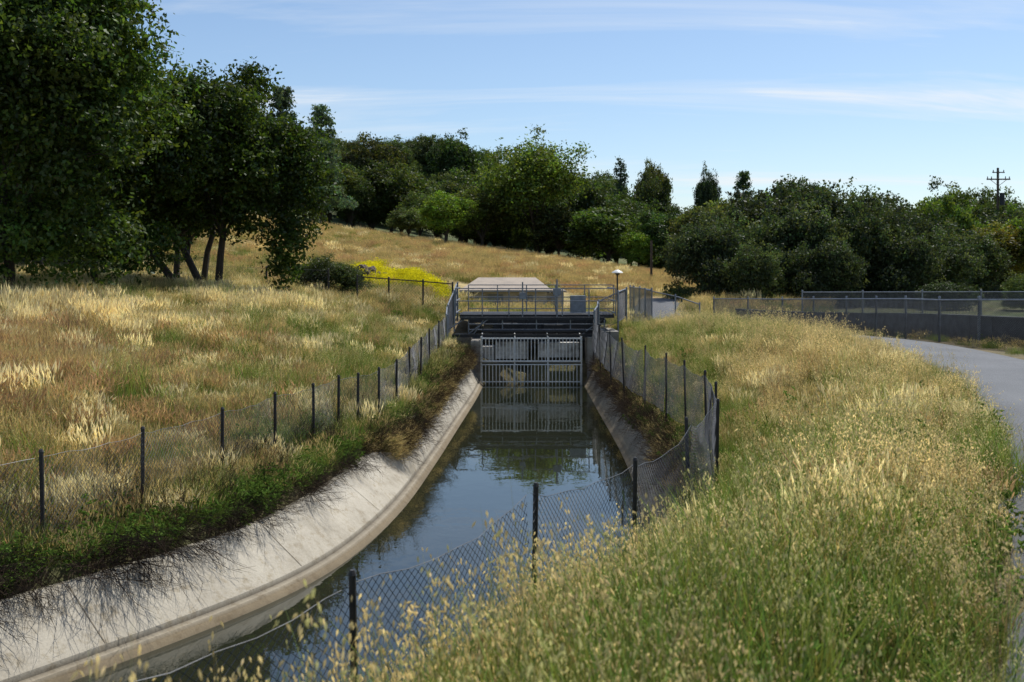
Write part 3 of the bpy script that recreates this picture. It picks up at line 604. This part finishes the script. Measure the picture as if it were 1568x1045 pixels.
edge=1-ss(1.4,2.5,pd)
gold_=np.clip(ss(.42,.66,v)*ss(1.2,3,a)+.45*ss(.3,.9,x/np.maximum(y,1)*2.2)*ss(1.5,3,a)+.25*ss(12,20,y),0,1)
W=dict(f_oat=.18+.75*gold_,c_straw=.05+.5*gold_*ss(5,14,y),g_oatgreen=1.3*(1-gold_)+.18,b_green=.5*(1-gold_)+.12,h_weed=.08+.5*low+.5*edge,d_red=.03+.45*gold_*ss(.5,.75,v3),e_pale=.02+.12*gold_*ss(6,12,y))
hsc=(.95-.14*ss(9,18,y))*(1-.42*(1-ss(.5,3.2,a)))*(1-.4*edge)
place2('wild_oat_grass',x,y,W,rg,hsc,smin=.65)
n=3200;x=rg.uniform(2,24,n);y=rg.uniform(2,44,n)
pi_=np.argmin((x[:,None]-PE[None,::4,0])**2+(y[:,None]-PE[None,::4,1])**2,axis=1)*4
rt=((x-PE[pi_,0])*PN[pi_,0]+(y-PE[pi_,1])*PN[pi_,1])
keep=(rt>2.8)&~((x>12.3)&(y>24.5)&(y<41.5));x,y=x[keep],y[keep]
place2('verge_grass',x,y,dict(b_green=.8,c_straw=.35,h_weed=.4,d_red=.05),rg,np.full(len(x),.42),smin=.6)
n=17500;x=rg.uniform(-30,0,n);y=rg.uniform(3,45,n);s=signed(x,y);a=-s-hw(y)
keep=(a>lipL(y)+.35)&(s<0)&(x>-.56*y-3)&(rg.random(n)<np.where(a<3,1.,.66))
keep&=~((y>39)&(x>-2.6))
x,y,a=x[keep],y[keep],a[keep]
v=vn(x,y,.28,9);v2=vn(x,y,.6,12)
redz=np.exp(-((x+9)/4.5)**2-((y-20)/6)**2)*1.0
greenz=np.exp(-((x+4.5)/2.8)**2-((y-29)/8)**2)*3.4+1.3*np.exp(-((x+14)/6)**2-((y-31)/3)**2)
palez=3.2*np.exp(-((x+8)/1.8)**2-((y-34)/2.2)**2)+2.*np.exp(-((x+10.5)/3)**2-((y-26)/2.2)**2)
nearf=1-ss(1,3.2,a)
W=dict(b_green=.5+.9*ss(.45,.75,v)+greenz+1.3*nearf,c_straw=1.0+.3*v2,d_red=.05+redz+.2*ss(.55,.8,v2)+.12*nearf*ss(18,12,y),e_pale=.25+palez,h_weed=.05+.6*nearf,g_oatgreen=.15+.7*nearf+.5*greenz)
place2('dry_grass_field',x,y,W,rg,.8+.22*v2-.2*nearf+.3*ss(.5,2,palez))
n=4800;y=rg.uniform(44,114,n);x=rg.uniform(-.36,.30,n)*y
keep=~((x>-3.6)&(x<3.8)&(y>58.5)&(y<66))&~((pathdist(x,y)<1.7));x,y=x[keep],y[keep]
v=vn(x,y,.15,21)
gz_=1-ss(52,70,y+x*.4)
W=dict(b_green=.35+1.1*ss(.5,.75,v)+3*gz_,c_straw=1.3,d_red=.2+.3*(1-v),e_pale=.06)
place2('hillside_grass',x,y,W,rg,np.full(len(x),1.15),smin=1.5)
n=850;u=rg.random(n);x=-9.2+5.4*u+rg.normal(0,.25,n);y=63.5-9*u**.9+rg.normal(0,2.0,n)*(1.1-u*.6)
place2('yellow_mustard_flowers',x,y,dict(j_mustard=.85,b_green=.2),rg,np.full(len(x),1.1))
def lipscatter(name,sign,y0,y1,n,off0,off1,th0,th1,key,sc):
    k=np.where((CL[:,1]>y0)&(CL[:,1]<y1))[0];i=rg.choice(k,n);nr=np.stack([TG[i,1],-TG[i,0]],1)
    yy=CL[i,1];lo=np.where(sign<0,lipL(yy),.5);p=CL[i]+sign*nr*(hw(yy)+lo+rg.uniform(off0,off1,n))[:,None]+TG[i]*rg.uniform(-.12,.12,n)[:,None]
    z=np.maximum(ground_h(p[:,0],p[:,1],False),-1.62);d=-sign*nr+TG[i]*rg.normal(0,.45,n)[:,None];az=np.arctan2(d[:,0],-d[:,1])
    th=rg.uniform(th0,th1,n);s=rg.uniform(.7,1.25,n)*sc
    scatter(name,np.c_[p,z],np.c_[th,np.zeros(n),az],np.c_[s,s,s],np.array(idx[key])[rg.integers(0,3,n)],GC)
lipscatter('dead_brush',-1,2,11.5,120,.0,.4,1.3,2.1,'i_twig',1.15)
lipscatter('dead_brush',-1,11,19.5,70,.0,.4,1.0,2.0,'i_twig',.8)
lipscatter('dead_brush',-1,19,37,260,.0,.5,.6,1.9,'i_twig',.9)
lipscatter('dead_brush',1,12,37,380,-.1,.5,.5,1.9,'i_twig',.9)
lipscatter('overhanging_weeds',-1,2,37.5,220,.2,.6,.0,.8,'h_weed',.7)
lipscatter('overhanging_weeds',1,6,37.5,220,.0,.6,.0,1.2,'h_weed',.7)
lipscatter('overhanging_dry_grass',-1,2,37.5,200,.2,.6,.1,1.0,'b_green',.5)
lipscatter('overhanging_dry_grass',-1,19,37.5,300,.0,.5,.3,1.4,'c_straw',.5)
lipscatter('overhanging_dry_grass',1,6,37.5,330,-.05,.5,.2,1.3,'c_straw',.5)
lipscatter('upright_dead_stalks',-1,6,36,160,.3,1.6,.0,.5,'i_twig',.9)
# ------------------------------------------------------------ light, sky, camera
el,az=math.radians(58),math.radians(38)
D=Vector((math.sin(az)*math.cos(el),math.cos(az)*math.cos(el),math.sin(el)))
sl=bpy.data.lights.new('sun','SUN');sl.energy=5;sl.angle=math.radians(.5);sl.color=(1,.965,.91)
so=bpy.data.objects.new('sun',sl);scene.collection.objects.link(so);so.rotation_euler=D.to_track_quat('Z','Y').to_euler();so.location=(30,30,60)
w=bpy.data.worlds.new('World');scene.world=w;w.use_nodes=True;nt=w.node_tree;nt.nodes.clear()
out=nt.nodes.new('ShaderNodeOutputWorld');bg=nt.nodes.new('ShaderNodeBackground');nt.links.new(bg.outputs[0],out.inputs[0]);bg.inputs[1].default_value=.13
sk=nt.nodes.new('ShaderNodeTexSky');sk.sky_type='NISHITA';sk.sun_disc=False;sk.sun_elevation=el;sk.sun_rotation=az;sk.air_density=1.0;sk.dust_density=.5;sk.ozone_density=3.2
tc=nt.nodes.new('ShaderNodeTexCoord');sp=nt.nodes.new('ShaderNodeSeparateXYZ');nt.links.new(tc.outputs['Generated'],sp.inputs[0])
ad=nt.nodes.new('ShaderNodeMath');ad.operation='ADD';ad.inputs[1].default_value=.12;nt.links.new(sp.outputs[2],ad.inputs[0])
def dv(o):
    d=nt.nodes.new('ShaderNodeMath');d.operation='DIVIDE';nt.links.new(o,d.inputs[0]);nt.links.new(ad.outputs[0],d.inputs[1]);return d.outputs[0]
cb=nt.nodes.new('ShaderNodeCombineXYZ');nt.links.new(dv(sp.outputs[0]),cb.inputs[0]);nt.links.new(dv(sp.outputs[1]),cb.inputs[1])
mp=nt.nodes.new('ShaderNodeMapping');mp.inputs['Rotation'].default_value=(0,0,-.75);mp.inputs['Location'].default_value=(3.1,1.4,0);mp.inputs['Scale'].default_value=(.45,1.9,1);nt.links.new(cb.outputs[0],mp.inputs[0])
n=noise(nt,1.0,6,mp.outputs[0],.62);n.inputs['Distortion'].default_value=.7
r=ramp(nt,n.outputs[0],[(.47,(0,0,0)),(.60,(.25,.25,.25)),(.74,(.95,.95,.95))])
mx=nt.nodes.new('ShaderNodeMix');mx.data_type='RGBA';nt.links.new(r.outputs[0],mx.inputs[0]);nt.links.new(sk.outputs[0],mx.inputs[6]);mx.inputs[7].default_value=(6.9,7.1,7.3,1)
nt.links.new(mx.outputs[2],bg.inputs[0])
cam=bpy.data.cameras.new('camera');co=bpy.data.objects.new('camera',cam);scene.collection.objects.link(co);scene.camera=co
co.location=(0,0,1.7);co.rotation_euler=(math.pi/2,0,0);cam.sensor_width=36;cam.lens=36*1600/1568;cam.shift_y=-102.5/1568;cam.clip_end=6000;cam.clip_start=.05
cam.dof.use_dof=True;cam.dof.focus_distance=16;cam.dof.aperture_fstop=3.5
scene.view_settings.view_transform='Standard';scene.view_settings.look='None';scene.view_settings.exposure=0
